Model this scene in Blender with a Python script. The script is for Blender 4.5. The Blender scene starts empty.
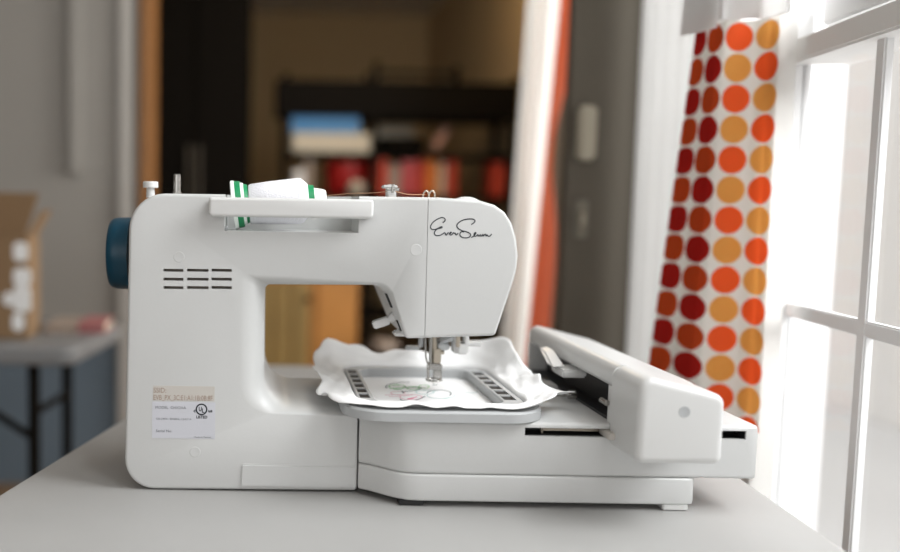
import bpy, bmesh, math, random
from mathutils import Vector, Matrix
random.seed(7)
SC = bpy.context.scene
COL = SC.collection
R = math.radians

# ------------------------------------------------------------------ camera
TZ = 0.74                      # height of the work table top
FPX, PCX, PCY = 900.0, 265.0, 276.0
PITCH, ROLL = R(4.70), R(0.9)
CAM = Vector((0, 0, TZ + 0.2957))
FW = Vector((0, math.cos(PITCH), -math.sin(PITCH)))
UP0 = Vector((0, math.sin(PITCH), math.cos(PITCH)))
RT0 = Vector((1, 0, 0))
RT = RT0 * math.cos(ROLL) + UP0 * math.sin(ROLL)
UP = UP0 * math.cos(ROLL) - RT0 * math.sin(ROLL)
cd = bpy.data.cameras.new('camera')
cam = bpy.data.objects.new('camera', cd)
COL.objects.link(cam)
m = Matrix((RT, UP, -FW)).transposed().to_4x4()
m.translation = CAM
cam.matrix_world = m
cd.sensor_width = 36
cd.lens = 36 * FPX / 900
cd.shift_x = (450 - PCX) / 900
cd.shift_y = (PCY - 276) / 900
cd.clip_start = 0.01
cd.dof.use_dof = True
cd.dof.focus_distance = 0.915
cd.dof.aperture_fstop = 1.7
SC.camera = cam

# ------------------------------------------------------------------ light
def area(name, loc, target, sx, sy, power, col):
    l = bpy.data.lights.new(name, 'AREA'); l.shape = 'RECTANGLE'
    l.size, l.size_y, l.energy, l.color = sx, sy, power, col
    o = bpy.data.objects.new(name, l); COL.objects.link(o)
    o.location = loc
    o.rotation_euler = (Vector(target) - Vector(loc)).to_track_quat('-Z', 'Y').to_euler()
    return o
w = bpy.data.worlds.new('sky'); SC.world = w; w.use_nodes = True
w.node_tree.nodes['Background'].inputs[0].default_value = (1.0, 0.99, 0.985, 1)
w.node_tree.nodes['Background'].inputs[1].default_value = 1.12
area('daylight_sky_window', (1.75, .70, 2.25), (0.1, .98, .82), 1.5, 1.2, 84, (.97, .99, 1))
area('side_fill_panel', (0.88, .22, 1.98), (0.1, 1.0, 0.84), 1.2, .9, 22, (.97, .99, 1))  # added fill from the unseen near side, lifts the cloth and machine
area('rear_fill_panel', (-1.35, -2.2, 1.55), (0.1, 0.9, 0.85), 2.0, 1.5, 13, (1, .985, .965))  # added unseen fill behind the camera, brightens the machine's rear face
area('daylight_far_window', (1.19, 2.68, 1.38), (-0.4, 2.5, 1.1), 0.8, 1.5, 31, (1, .98, .94))
SC.view_settings.view_transform = 'Standard'
SC.view_settings.look = 'None'
SC.view_settings.gamma = 1
SC.view_settings.exposure = -0.10
SC.cycles.use_denoising = True
SC.cycles.max_bounces = 8

# ------------------------------------------------------------------ helpers
def ray(px, py):
    return FW + RT * ((px - PCX) / FPX) + UP * ((PCY - py) / FPX)
def W(px, py, Y):              # point of the photograph on the plane at depth Y
    d = ray(px, py); return CAM + d * ((Y - CAM.y) / d.y)
def G(px, py, Z):              # point of the photograph on a level plane
    d = ray(px, py); return CAM + d * ((Z - CAM.z) / d.z)
def XP(px, Y):                 # X of an image column at depth Y, at eye level
    return W(px, 202, Y).x

def mat(name, col, rough=0.5, metal=0.0, noise=0.0, scale=40, bump=0.0, coat=0.0, spec=0.5, sss=0.0, trans=0.0):
    mt = bpy.data.materials.new(name); mt.use_nodes = True
    nt = mt.node_tree; b = nt.nodes['Principled BSDF']
    b.inputs['Base Color'].default_value = (*col, 1)
    b.inputs['Roughness'].default_value = rough
    b.inputs['Metallic'].default_value = metal
    b.inputs['Coat Weight'].default_value = coat
    b.inputs['Specular IOR Level'].default_value = spec
    if noise or bump:
        tc = nt.nodes.new('ShaderNodeTexCoord')
        n = nt.nodes.new('ShaderNodeTexNoise'); n.inputs['Scale'].default_value = scale
        n.inputs['Detail'].default_value = 5
        nt.links.new(tc.outputs['Object'], n.inputs['Vector'])
        if noise:
            mx = nt.nodes.new('ShaderNodeMix'); mx.data_type = 'RGBA'
            mx.inputs[6].default_value = (*[c * (1 - noise) for c in col], 1)
            mx.inputs[7].default_value = (*[min(1, c * (1 + noise)) for c in col], 1)
            nt.links.new(n.outputs['Fac'], mx.inputs[0])
            nt.links.new(mx.outputs[2], b.inputs['Base Color'])
        if bump:
            bp = nt.nodes.new('ShaderNodeBump'); bp.inputs['Strength'].default_value = bump
            bp.inputs['Distance'].default_value = 0.002
            nt.links.new(n.outputs['Fac'], bp.inputs['Height'])
            nt.links.new(bp.outputs['Normal'], b.inputs['Normal'])
    if trans:
        out = nt.nodes['Material Output']
        t = nt.nodes.new('ShaderNodeBsdfTranslucent'); t.inputs[0].default_value = (*col, 1)
        ms = nt.nodes.new('ShaderNodeMixShader'); ms.inputs[0].default_value = trans
        nt.links.new(b.outputs[0], ms.inputs[1]); nt.links.new(t.outputs[0], ms.inputs[2])
        nt.links.new(ms.outputs[0], out.inputs[0])
    return mt

M = {}
M['plastic'] = mat('white_plastic', (.555, .558, .55), .40, noise=.012, scale=300, bump=.03)
M['plastic2'] = mat('white_plastic_smooth', (.635, .635, .625), .34)
M['black'] = mat('black_plastic', (.012, .012, .013), .45)
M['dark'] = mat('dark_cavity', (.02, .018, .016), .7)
M['vent'] = mat('vent_grey', (.2, .17, .14), .7)
M['teal'] = mat('teal_plastic', (.002, .045, .080), .38, spec=.35)
M['steel'] = mat('bright_steel', (.42, .41, .39), .22, metal=1)
M['steel2'] = mat('brushed_steel', (.46, .41, .34), .34, metal=1)
M['grey'] = mat('hoop_grey', (.42, .43, .435), .42)
M['hoopin'] = mat('hoop_light_grey', (.55, .57, .58), .42)
M['cloth'] = mat('white_cotton', (.90, .90, .895), .9, bump=.2, scale=900, trans=.06)
M['ink'] = mat('black_ink', (.012, .016, .022), .6)
M['greyink'] = mat('grey_ink', (.16, .17, .19), .7)
M['tanink'] = mat('brown_ink', (.36, .27, .22), .8)
M['paper'] = mat('label_silver_white', (.56, .565, .605), .5)
M['tape'] = mat('label_cream', (.53, .50, .46), .6)
M['green'] = mat('spool_green', (.0, .22, .075), .45)
M['spoolw'] = mat('spool_white', (.82, .86, .82), .5)
M['thread'] = mat('white_thread', (.80, .80, .84), .8, bump=.5, scale=600)
M['tanthread'] = mat('tan_thread', (.42, .24, .14), .8)
M['egreen'] = mat('thread_green', (.22, .52, .22), .7)
M['epink'] = mat('thread_pink', (.75, .10, .26), .7)
M['epale'] = mat('thread_pale_pink', (.80, .50, .56), .7)
M['egrey'] = mat('thread_grey', (.12, .15, .16), .7)
M['eteal'] = mat('thread_pale_teal', (.45, .62, .60), .7)
M['table'] = mat('table_laminate', (.37, .365, .355), .5, noise=.03, scale=18, bump=.02)
M['edge'] = mat('table_edge', (.42, .41, .39), .5)
M['wall'] = mat('wall_paint_grey', (.33, .315, .29), .9, noise=.03, scale=4)
M['wallw'] = mat('wall_paint_white', (.86, .85, .83), .85, noise=.01, scale=4)
M['wallo'] = mat('wall_paint_olive', (.115, .10, .078), .9, noise=.03, scale=6)
M['wallshade'] = mat('wall_shade_slate', (.13, .17, .21), .9, noise=.03, scale=4)
M['beige'] = mat('wall_paint_beige', (.60, .46, .27), .9, noise=.05, scale=3)
M['ceil'] = mat('ceiling_white', (.8, .79, .77), .9)
M['floor'] = mat('floor_wood', (.20, .12, .06), .5, noise=.25, scale=6)
M['oak'] = mat('door_trim_oak', (.27, .12, .035), .5, noise=.15, scale=12)
M['winw'] = mat('window_paint_white', (.82, .82, .82), .45)
M['winrail'] = mat('window_track_grey', (.84, .83, .81), .5)
M['orange'] = mat('curtain_orange', (.50, .12, .05), .9, trans=.25)
M['whitecur'] = mat('curtain_white', (.93, .92, .90), .9, trans=.55)
M['sheer'] = mat('backlit_white', (.68, .67, .655), .9, trans=.42)
M['val'] = mat('valance_white', (.80, .79, .78), .9, trans=.25)
M['card'] = mat('cardboard', (.25, .155, .08), .85, noise=.08, scale=10)
M['white'] = mat('matte_white', (.85, .85, .84), .6)
M['tablegrey'] = mat('folding_table_grey', (.20, .202, .205), .45, noise=.03)
M['blackmetal'] = mat('black_metal', (.008, .0065, .005), .7, spec=.05)
M['red'] = mat('red_plastic', (.50, .015, .012), .4)
M['redcloth'] = mat('red_cloth', (.62, .06, .025), .7)
M['obook'] = mat('orange_cover', (.80, .24, .03), .6)
M['blue'] = mat('blue_cover', (.06, .24, .50), .5)
M['cream'] = mat('cream_card', (.62, .56, .44), .7)
M['wood'] = mat('amber_wood', (.50, .22, .05), .45, noise=.18, scale=9)
M['wood2'] = mat('olive_wood', (.29, .19, .06), .5, noise=.18, scale=9)
M['pink'] = mat('pink_paper', (.38, .14, .14), .7)
M['tan'] = mat('tan_paper', (.34, .27, .22), .7)
M['pinkwood'] = mat('pinkish_wood', (.55, .33, .27), .6)
M['plate'] = mat('switch_ivory', (.40, .36, .28), .5)

def glass_mat():
    mt = bpy.data.materials.new('window_glass'); mt.use_nodes = True
    nt = mt.node_tree; nt.nodes.clear()
    out = nt.nodes.new('ShaderNodeOutputMaterial')
    t = nt.nodes.new('ShaderNodeBsdfTransparent'); g = nt.nodes.new('ShaderNodeBsdfGlossy')
    g.inputs['Roughness'].default_value = .03
    mx = nt.nodes.new('ShaderNodeMixShader')
    mx.inputs[0].default_value = .04; nt.links.new(t.outputs[0], mx.inputs[1]); nt.links.new(g.outputs[0], mx.inputs[2])
    nt.links.new(mx.outputs[0], out.inputs[0])
    return mt
M['glass'] = glass_mat()

def dots_mat():
    mt = bpy.data.materials.new('polka_dot_cotton'); mt.use_nodes = True
    nt = mt.node_tree; N = nt.nodes; L = nt.links
    b = N['Principled BSDF']; out = N['Material Output']
    uv = N.new('ShaderNodeUVMap'); uv.uv_map = 'UVMap'
    sp = N.new('ShaderNodeSeparateXYZ'); L.new(uv.outputs[0], sp.inputs[0])
    def mth(op, a, b_=None, c=None):
        n = N.new('ShaderNodeMath'); n.operation = op
        for i, v in enumerate((a, b_, c)):
            if v is None: continue
            if isinstance(v, (int, float)): n.inputs[i].default_value = v
            else: L.new(v, n.inputs[i])
        return n.outputs[0]
    u, v = sp.outputs[0], sp.outputs[1]           # in dot pitches
    fu = mth('SUBTRACT', mth('FRACT', u), .5); fv = mth('SUBTRACT', mth('FRACT', v), .5)
    d = mth('SQRT', mth('ADD', mth('MULTIPLY', fu, fu), mth('MULTIPLY', fv, fv)))
    dot = mth('LESS_THAN', d, .465)
    iu, iv = mth('FLOOR', u), mth('FLOOR', v)
    par = mth('MODULO', mth('ADD', mth('ADD', iu, iv), 200), 2)
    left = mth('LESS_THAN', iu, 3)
    def mix(fac, A, B):
        n = N.new('ShaderNodeMix'); n.data_type = 'RGBA'; L.new(fac, n.inputs[0])
        for i, c in ((6, A), (7, B)):
            if isinstance(c, tuple): n.inputs[i].default_value = (*c, 1)
            else: L.new(c, n.inputs[i])
        return n.outputs[2]
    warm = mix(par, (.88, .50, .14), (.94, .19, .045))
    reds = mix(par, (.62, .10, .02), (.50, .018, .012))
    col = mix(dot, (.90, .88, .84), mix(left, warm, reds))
    L.new(col, b.inputs['Base Color']); b.inputs['Roughness'].default_value = .9
    t = N.new('ShaderNodeBsdfTranslucent'); L.new(col, t.inputs[0])
    ms = N.new('ShaderNodeMixShader'); ms.inputs[0].default_value = .5
    L.new(b.outputs[0], ms.inputs[1]); L.new(t.outputs[0], ms.inputs[2]); L.new(ms.outputs[0], out.inputs[0])
    return mt
M['dots'] = dots_mat()

# ---- shapes: every function adds geometry in WORLD coordinates to a bmesh
def box(bm, x0, x1, y0, y1, z0, z1, bev=0, seg=2):
    vs = [bm.verts.new((x, y, z)) for x in (x0, x1) for y in (y0, y1) for z in (z0, z1)]
    fs = [bm.faces.new([vs[i] for i in f]) for f in ((0, 1, 3, 2), (4, 6, 7, 5), (0, 4, 5, 1), (2, 3, 7, 6), (0, 2, 6, 4), (1, 5, 7, 3))]
    if bev:
        es = list({e for f in fs for e in f.edges})
        bmesh.ops.bevel(bm, geom=es, offset=bev, segments=seg, affect='EDGES', clamp_overlap=True)
    return vs
def hexa(bm, bot, top, bev=0, seg=2):
    """bot, top: four points each, same winding"""
    a = [bm.verts.new(p) for p in bot]; b = [bm.verts.new(p) for p in top]
    n = len(a); fs = [bm.faces.new(a[::-1]), bm.faces.new(b)]
    for i in range(n):
        fs.append(bm.faces.new((a[i], a[(i + 1) % n], b[(i + 1) % n], b[i])))
    if bev:
        es = list({e for f in fs for e in f.edges})
        bmesh.ops.bevel(bm, geom=es, offset=bev, segments=seg, affect='EDGES', clamp_overlap=True)
def frame_of(d):
    d = Vector(d).normalized()
    a = Vector((0, 0, 1)) if abs(d.z) < .9 else Vector((1, 0, 0))
    u = d.cross(a).normalized(); return u, d.cross(u).normalized()
def lathe(bm, p0, axis, prof, n=28, cap=True):
    """prof: (distance along axis, radius)"""
    p0 = Vector(p0); axis = Vector(axis).normalized(); u, v = frame_of(axis)
    rings = []
    for t, r in prof:
        rings.append([bm.verts.new(p0 + axis * t + (u * math.cos(a) + v * math.sin(a)) * max(r, 1e-5)) for a in [2 * math.pi * k / n for k in range(n)]])
    for A, B in zip(rings, rings[1:]):
        for k in range(n):
            bm.faces.new((A[k], A[(k + 1) % n], B[(k + 1) % n], B[k]))
    if cap:
        bm.faces.new(rings[0][::-1]); bm.faces.new(rings[-1])
def rod(bm, a, b, r, n=14, bev=0):
    a, b = Vector(a), Vector(b); L = (b - a).length
    prof = [(0, r), (L, r)] if not bev else [(0, r - bev), (bev, r), (L - bev, r), (L, r - bev)]
    lathe(bm, a, b - a, prof, n)
def smooth_pts(pts, k=6):
    pts = [Vector(p) for p in pts]
    if len(pts) < 3: return pts
    P = [2 * pts[0] - pts[1]] + pts + [2 * pts[-1] - pts[-2]]; out = []
    for i in range(1, len(P) - 2):
        for j in range(k):
            t = j / k; a, b, c, d = P[i - 1:i + 3]
            out.append(.5 * ((2 * b) + (c - a) * t + (2 * a - 5 * b + 4 * c - d) * t * t + (3 * b - a - 3 * c + d) * t ** 3))
    return out + [pts[-1]]
def tube(bm, pts, r, n=8, smooth=0, closed=False, flat=None):
    pts = smooth_pts(pts, smooth) if smooth else [Vector(p) for p in pts]
    rings = []; u = None
    for i, p in enumerate(pts):
        a = pts[i - 1] if i or closed else pts[0]; b = pts[(i + 1) % len(pts)] if i < len(pts) - 1 or closed else pts[-1]
        d = (b - a)
        if d.length < 1e-9: d = Vector((1, 0, 0))
        d.normalize()
        if u is None: u = frame_of(d)[0]
        u = (u - d * u.dot(d)); u.normalize(); v = d.cross(u)
        ring = []
        for k in range(n):
            o = (u * math.cos(2 * math.pi * k / n) + v * math.sin(2 * math.pi * k / n)) * r
            if flat is not None: o = o - flat * o.dot(flat) * .75
            ring.append(bm.verts.new(p + o))
        rings.append(ring)
    m_ = len(rings)
    for i in range(m_ if closed else m_ - 1):
        A, B = rings[i], rings[(i + 1) % m_]
        for k in range(n): bm.faces.new((A[k], A[(k + 1) % n], B[(k + 1) % n], B[k]))
    if not closed:
        bm.faces.new(rings[0][::-1]); bm.faces.new(rings[-1])
def rpoly(corners, seg=7):
    """corners: (x, y, r[, extra]); rounded polygon -> [(x, y, extra)]"""
    out = []; n = len(corners)
    for i, c in enumerate(corners):
        x, y, r = c[:3]; ex = c[3] if len(c) > 3 else None
        p = Vector((x, y)); a = Vector(corners[i - 1][:2]); b = Vector(corners[(i + 1) % n][:2])
        if r <= 0: out.append((x, y, ex)); continue
        da, db = (a - p).normalized(), (b - p).normalized()
        ang = da.angle(db); t = min(r / math.tan(ang / 2), (a - p).length * .49, (b - p).length * .49)
        rr = t * math.tan(ang / 2); s, e = p + da * t, p + db * t
        cen = p + (da + db).normalized() * (rr / math.sin(ang / 2))
        a0 = math.atan2(s.y - cen.y, s.x - cen.x); a1 = math.atan2(e.y - cen.y, e.x - cen.x)
        dd = (a1 - a0 + math.pi) % (2 * math.pi) - math.pi
        for k in range(seg + 1):
            th = a0 + dd * k / seg
            out.append((cen.x + rr * math.cos(th), cen.y + rr * math.sin(th), ex))
    return out
def loft(bm, rings, cap=True, closed=True):
    V = [[bm.verts.new(p) for p in r] for r in rings]
    for A, B in zip(V, V[1:]):
        n = len(A)
        for k in range(n if closed else n - 1): bm.faces.new((A[k], A[(k + 1) % n], B[(k + 1) % n], B[k]))
    if cap: bm.faces.new(V[0][::-1]); bm.faces.new(V[-1])
    return V
def inset2(pts, d):
    """inset a closed 2D outline (list of (x, y)) by d, towards its inside"""
    n = len(pts); A = sum(pts[i][0] * pts[(i + 1) % n][1] - pts[(i + 1) % n][0] * pts[i][1] for i in range(n))
    s = 1 if A > 0 else -1; out = []
    for i in range(n):
        p = Vector(pts[i][:2])
        j = i - 1
        while (Vector(pts[j][:2]) - p).length < 1e-7: j -= 1
        k = (i + 1) % n
        while (Vector(pts[k][:2]) - p).length < 1e-7: k = (k + 1) % n
        e0 = (p - Vector(pts[j][:2])).normalized(); e1 = (Vector(pts[k][:2]) - p).normalized()
        n0 = Vector((-e0.y, e0.x)) * s; n1 = Vector((-e1.y, e1.x)) * s
        b = n0 + n1
        if b.length < 1e-6: b = n0
        b.normalize(); out.append(tuple(p + b * (d / max(.45, b.dot(n0)))))
    return out
def prism(bm, outline, z0, z1, r=0, axis='z', seg=4):
    """extrude a 2D outline with rounded rims; axis z: (x,y); axis y: (x,z); axis x: (y,z)"""
    f = {'z': lambda p, t: (p[0], p[1], t), 'y': lambda p, t: (p[0], t, p[1]), 'x': lambda p, t: (t, p[0], p[1])}[axis]
    pts = [p[:2] for p in outline]
    prof = [(0, z0), (0, z1)] if not r else \
        [(r * (1 - math.sin(k / seg * math.pi / 2)), z0 + r * (1 - math.cos(k / seg * math.pi / 2))) for k in range(seg + 1)] + \
        [(r * (1 - math.cos(k / seg * math.pi / 2)), z1 - r * (1 - math.sin(k / seg * math.pi / 2))) for k in range(seg + 1)]
    loft(bm, [[f(p, t) for p in (inset2(pts, d) if d > 1e-9 else pts)] for d, t in prof])

ORG = {}
def empty(name, label, cat, loc, group=None):
    o = bpy.data.objects.new(name, None); COL.objects.link(o); o.empty_display_size = .02
    o.location = loc; o['label'] = label; o['category'] = cat
    if group: o['group'] = group
    ORG[o] = Vector(loc)
    return o
def obj(name, bm, material, parent=None, smooth=35, label=None, loc=None):
    bmesh.ops.recalc_face_normals(bm, faces=bm.faces)
    org = ORG[parent] if parent else Vector(loc) if loc else Vector((0, 0, 0))
    bmesh.ops.translate(bm, verts=bm.verts, vec=-org)
    if smooth:
        for f in bm.faces: f.smooth = True
        for e in bm.edges:
            if len(e.link_faces) == 2 and e.calc_face_angle(0) > R(smooth): e.smooth = False
    me = bpy.data.meshes.new(name); bm.to_mesh(me); bm.free()
    o = bpy.data.objects.new(name, me); COL.objects.link(o)
    me.materials.append(M[material] if isinstance(material, str) else material)
    if parent: o.parent = parent
    else: o.location = org
    ORG[o] = org
    if label: o['label'] = label
    return o
def single(name, bm, material, label, cat, loc=None, group=None, **k):
    if loc is None:
        bm.verts.ensure_lookup_table()
        xs = [v.co for v in bm.verts]
        loc = (sum(v.x for v in xs) / len(xs), sum(v.y for v in xs) / len(xs), min(v.z for v in xs))
    o = obj(name, bm, material, None, loc=loc, **k)
    o['label'] = label; o['category'] = cat
    if group: o['group'] = group
    return o
def struct(name, bm, material, parent=None, **k):
    o = obj(name, bm, material, parent, **k)
    if not parent: o['kind'] = 'structure'
    return o
def B(): return bmesh.new()
def carve(o, cutter_bm):
    """subtract a set of boxes from a finished part"""
    bmesh.ops.recalc_face_normals(cutter_bm, faces=cutter_bm.faces)
    bmesh.ops.translate(cutter_bm, verts=cutter_bm.verts, vec=-ORG[o])
    me = bpy.data.meshes.new('cut'); cutter_bm.to_mesh(me); cutter_bm.free()
    c = bpy.data.objects.new('cut', me); COL.objects.link(c); c.location = ORG[o]
    md = o.modifiers.new('cut', 'BOOLEAN'); md.operation = 'DIFFERENCE'; md.object = c; md.solver = 'EXACT'
    bpy.context.view_layer.update()
    dg = bpy.context.evaluated_depsgraph_get()
    new = bpy.data.meshes.new_from_object(o.evaluated_get(dg))
    o.modifiers.clear(); o.data = new
    bpy.data.objects.remove(c)
    b = bmesh.new(); b.from_mesh(new)
    for f in b.faces: f.smooth = True
    for e in b.edges: e.smooth = not (len(e.link_faces) == 2 and e.calc_face_angle(0) > R(35))
    b.to_mesh(new); b.free()
def text(bm, s, px, py, h_px, Y, w_px=None, font_shear=0, bold=0):
    """flat lettering on the plane at depth Y; px, py: lower-left corner in the photograph, h_px: cap height"""
    cu = bpy.data.curves.new('t', 'FONT'); cu.body = s; cu.size = 1; cu.shear = font_shear; cu.resolution_u = 3; cu.offset = bold
    o = bpy.data.objects.new('t', cu); COL.objects.link(o)
    bpy.context.view_layer.update()
    me = bpy.data.meshes.new_from_object(o.evaluated_get(bpy.context.evaluated_depsgraph_get()))
    bpy.data.objects.remove(o)
    xs = [v.co.x for v in me.vertices]; x0, x1 = min(xs), max(xs)
    p = W(px, py, Y); kz = (W(px, py - h_px, Y).z - p.z) / .69
    kx = kz if w_px is None else (W(px + w_px, py, Y).x - p.x) / (x1 - x0)
    t = bmesh.new(); t.from_mesh(me)
    r = bmesh.ops.extrude_face_region(t, geom=t.faces[:])
    bmesh.ops.translate(t, verts=[g for g in r['geom'] if isinstance(g, bmesh.types.BMVert)], vec=(0, 0, .02))
    for v in t.verts:
        q = v.co.copy(); v.co = (p.x + (q.x - x0) * kx, Y - q.z * .006, p.z + q.y * kz)
    t.to_mesh(me); t.free(); bm.from_mesh(me); bpy.data.meshes.remove(me)

# ================================================================== THE ROOM
def WX(Y): return .53 + .119 * Y          # inner face of the window wall
WD = Vector((.119, 1, 0)).normalized(); WN = Vector((-WD.y, WD.x, 0))   # WN points into the room
def wallbox(bm, y0, y1, z0, z1, d0, d1, bev=0):
    """block along the window wall between depths y0,y1; d: distance from the wall face, negative = outdoors"""
    P = lambda y, d, z: Vector((WX(y), y, z)) + WN * d
    hexa(bm, [P(y0, d0, z0), P(y1, d0, z0), P(y1, d1, z0), P(y0, d1, z0)], [P(y0, d0, z1), P(y1, d0, z1), P(y1, d1, z1), P(y0, d1, z1)], bev)
H = 2.45
def slab(z0, z1):
    b = B(); pl = [(-3.3, -2.6), (WX(-2.6) + .14, -2.6), (WX(1.93) + .14, 1.93), (1.3, 1.95), (1.3, 7.0), (-3.3, 7.0)]
    hexa(b, [(x, y, z0) for x, y in pl], [(x, y, z1) for x, y in pl]); return b
struct('floor', slab(-.06, 0), 'floor')
struct('ceiling', slab(H, H + .06), 'ceil')
b = B(); box(b, -3.3, -3.2, -2.6, 7.2, 0, H); struct('wall_left', b, 'wall')
# wall behind the camera with a wide opening added for the rear fill
b = B(); box(b, -3.2, -2.5, -2.6, -2.5, 0, H); box(b, -.2, .25, -2.6, -2.5, 0, H); box(b, -2.5, -.2, -2.6, -2.5, 0, .6); box(b, -2.5, -.2, -2.6, -2.5, 2.3, H)
struct('wall_front', b, 'wallw')
# window wall: near opening added for the side fill and the window of the photograph
SILL, HEAD, WY0, WY1 = .53, 2.12, .30, 1.20
b = B()
wallbox(b, -2.5, -1.5, 0, H, -.026, 0); wallbox(b, -1.5, .15, 0, .5, -.026, 0); wallbox(b, -1.5, .15, 2.12, H, -.026, 0)
wallbox(b, .15, WY0, 0, H, -.026, 0)
wallbox(b, WY0, WY1, 0, SILL, -.026, 0); wallbox(b, WY0, WY1, HEAD, H, -.026, 0)
wallbox(b, WY1, 1.93, 0, SILL, -.026, 0); wallbox(b, WY1, 1.93, HEAD, H, -.026, 0); wallbox(b, WY1, 1.27, SILL, HEAD, -.026, 0); wallbox(b, 1.70, 1.93, SILL, HEAD, -.026, 0)  # last opening added behind the translucent panel to backlight it
struct('wall_right', b, 'wallw')
PY = 1.76
xa = W(566, 202, PY).x
b = B(); box(b, xa, WX(PY) + .01, PY, PY + .03, 0, H); struct('wall_pier', b, 'wallo')
b = B(); box(b, 1.15, 1.25, 2.06, 2.25, 0, H); box(b, 1.15, 1.25, 3.1, 3.3, 0, H); box(b, 1.15, 1.25, 2.25, 3.1, 0, .6); box(b, 1.15, 1.25, 2.25, 3.1, 2.15, H)
struct('wall_alcove', b, 'wallw')
b = B(); box(b, .95, 1.25, 1.98, 2.06, -.3, H); struct('wall_outside', b, mat('render_pale', (.80, .79, .785), .9, noise=.04, scale=3))
# back wall with the wide doorway into the dark room
dx0 = W(150, 202, 3.2).x
b = B(); box(b, -3.2, dx0 - .03, 3.2, 3.32, .60, H); box(b, 1.05, 1.25, 3.2, 3.32, 0, H); struct('wall_back', b, 'wall')
b = B(); box(b, -3.2, dx0 - .03, 3.2, 3.32, 0, .60); struct('wall_back_shade', b, 'wallshade')  # shade on the lower wall, painted as a darker blue-grey band
b = B(); box(b, dx0 - .038, dx0 + .006, 3.17, 3.35, 0, H, .006); struct('trim_1', b, 'oak')
b = B(); x = W(76, 202, 3.19).x; box(b, x - .025, x + .025, 3.165, 3.2, 1.12, 1.78, .01); struct('trim_2', b, 'wall')
b = B(); x = W(127, 202, 3.19).x; box(b, x - .03, x + .02, 3.175, 3.2, .0, H, .008); struct('trim_3', b, mat('trim_paint_warm', (.46, .44, .41), .8))
b = B(); box(b, -3.2, 1.3, 6.9, 7.0, 0, H); struct('wall_far', b, 'beige')
b = B(); box(b, 1.2, 1.3, 3.3, 6.9, 0, H); struct('wall_far_right', b, 'beige')

# ---- the window
win = bpy.data.objects.new('window_1', None); COL.objects.link(win); win['kind'] = 'structure'
ORG[win] = Vector((WX(.75), .75, SILL)); win.location = ORG[win]
RAILZ = G(780, 54, 0).z
ZR = W(778, 52, 1.175).z                   # meeting rail height
ZM = W(782, 308, 1.175).z                  # horizontal bar of the lower sash
b = B()
wallbox(b, WY0, WY0 + .05, SILL, HEAD, -.024, .012, .004); wallbox(b, WY1 - .035, WY1, SILL, HEAD, -.024, .012, .004)
wallbox(b, WY0, WY1, SILL, SILL + .04, -.024, .03, .004); wallbox(b, WY0, WY1, HEAD - .05, HEAD, -.024, .012, .004)
struct('window_frame', b, 'winw', win)
PW = .222; cols = [.982 - .155 * k for k in range(0, 5)]
b = B()
for y in cols: wallbox(b, y - .009, y + .009, SILL + .04, ZR, -.018, -.008, .002)
for z in (ZM, ZM - (ZR - ZM) + .01): wallbox(b, WY0 + .05, WY1 - .035, z - .009, z + .009, -.0175, -.0085, .002)
struct('lower_sash_bars', b, 'winw', win)
b = B(); wallbox(b, WY0 + .05, WY1 - .035, ZR - .018, ZR + .012, -.07, .008, .003); struct('meeting_rail', b, 'winrail', win)
b = B(); wallbox(b, WY0 + .05, WY1 - .035, ZR + .03, ZR + .065, -.07, -.03, .003)
for y in cols: wallbox(b, y - .009, y + .009, ZR + .06, HEAD - .05, -.066, -.042, .003)
struct('upper_sash_bars', b, 'winw', win)
b = B(); wallbox(b, WY0 + .05, WY1 - .035, SILL + .04, ZR - .01, -.016, -.012); struct('lower_pane', b, 'glass', win, smooth=0)
b = B(); wallbox(b, WY0 + .05, WY1 - .035, ZR + .03, HEAD - .05, -.056, -.052); struct('upper_pane', b, 'glass', win, smooth=0)
# pale fence standing outside the window
b = B()
for k in range(30):
    box(b, 3.9, 3.94, -1 + k * .30, -1 + k * .30 + .285, -.3, 2.3 + .02 * (k % 2), .01)
struct('exterior_fence', b, mat('fence_pale', (.93, .935, .94), .9, noise=.03, scale=2))
b = B(); box(b, 1.4, 12, -8, 14, -.4, -.3); struct('exterior_ground', b, mat('ground_pale', (.78, .79, .80), .9, noise=.06, scale=1))

# ---- polka-dot curtain
def drape(name, path_top, path_bot, ztop, zbot, material, nz=40, wave=None, uvscale=None, u0=0, v0=0, uref=None, thick=.002, parent=None):
    """cloth hung along a plan path that changes from top to bottom"""
    A = smooth_pts([(x, y, 0) for x, y in path_top], 8); Z = smooth_pts([(x, y, 0) for x, y in path_bot], 8)
    bm = B(); uvl = bm.loops.layers.uv.new('UVMap'); n = len(A); us = [0]
    for i in range(1, n): us.append(us[-1] + ((A[i] + Z[i]) / 2 - (A[i - 1] + Z[i - 1]) / 2).length)
    if uref: u0 = uref[1] - us[uref[0] * 8] / uvscale
    V = []
    for j in range(nz + 1):
        t = j / nz; row = []
        for i in range(n):
            p = A[i].lerp(Z[i], t); p.z = ztop + (zbot - ztop) * t
            if wave: p += wave(us[i] / us[-1], t)
            row.append(bm.verts.new(p))
        V.append(row)
    for j in range(nz):
        for i in range(n - 1):
            f = bm.faces.new((V[j][i], V[j + 1][i], V[j + 1][i + 1], V[j][i + 1]))
            if uvscale:
                for l, (jj, ii) in zip(f.loops, ((j, i), (j + 1, i), (j + 1, i + 1), (j, i + 1))):
                    l[uvl].uv = (u0 + us[ii] / uvscale, v0 + (ztop - V[jj][ii].co.z) / uvscale)
    r = bmesh.ops.solidify(bm, geom=bm.faces[:], thickness=thick)
    return bm
def C(px, Y): return (XP(px, Y), Y)
zv0 = W(725, 20, 1.17).z
cur = empty('polka_dot_curtain', 'white curtain printed with red, orange and amber dots, hanging beside the window', 'curtain', (XP(715, 1.2), 1.2, .2))
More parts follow.
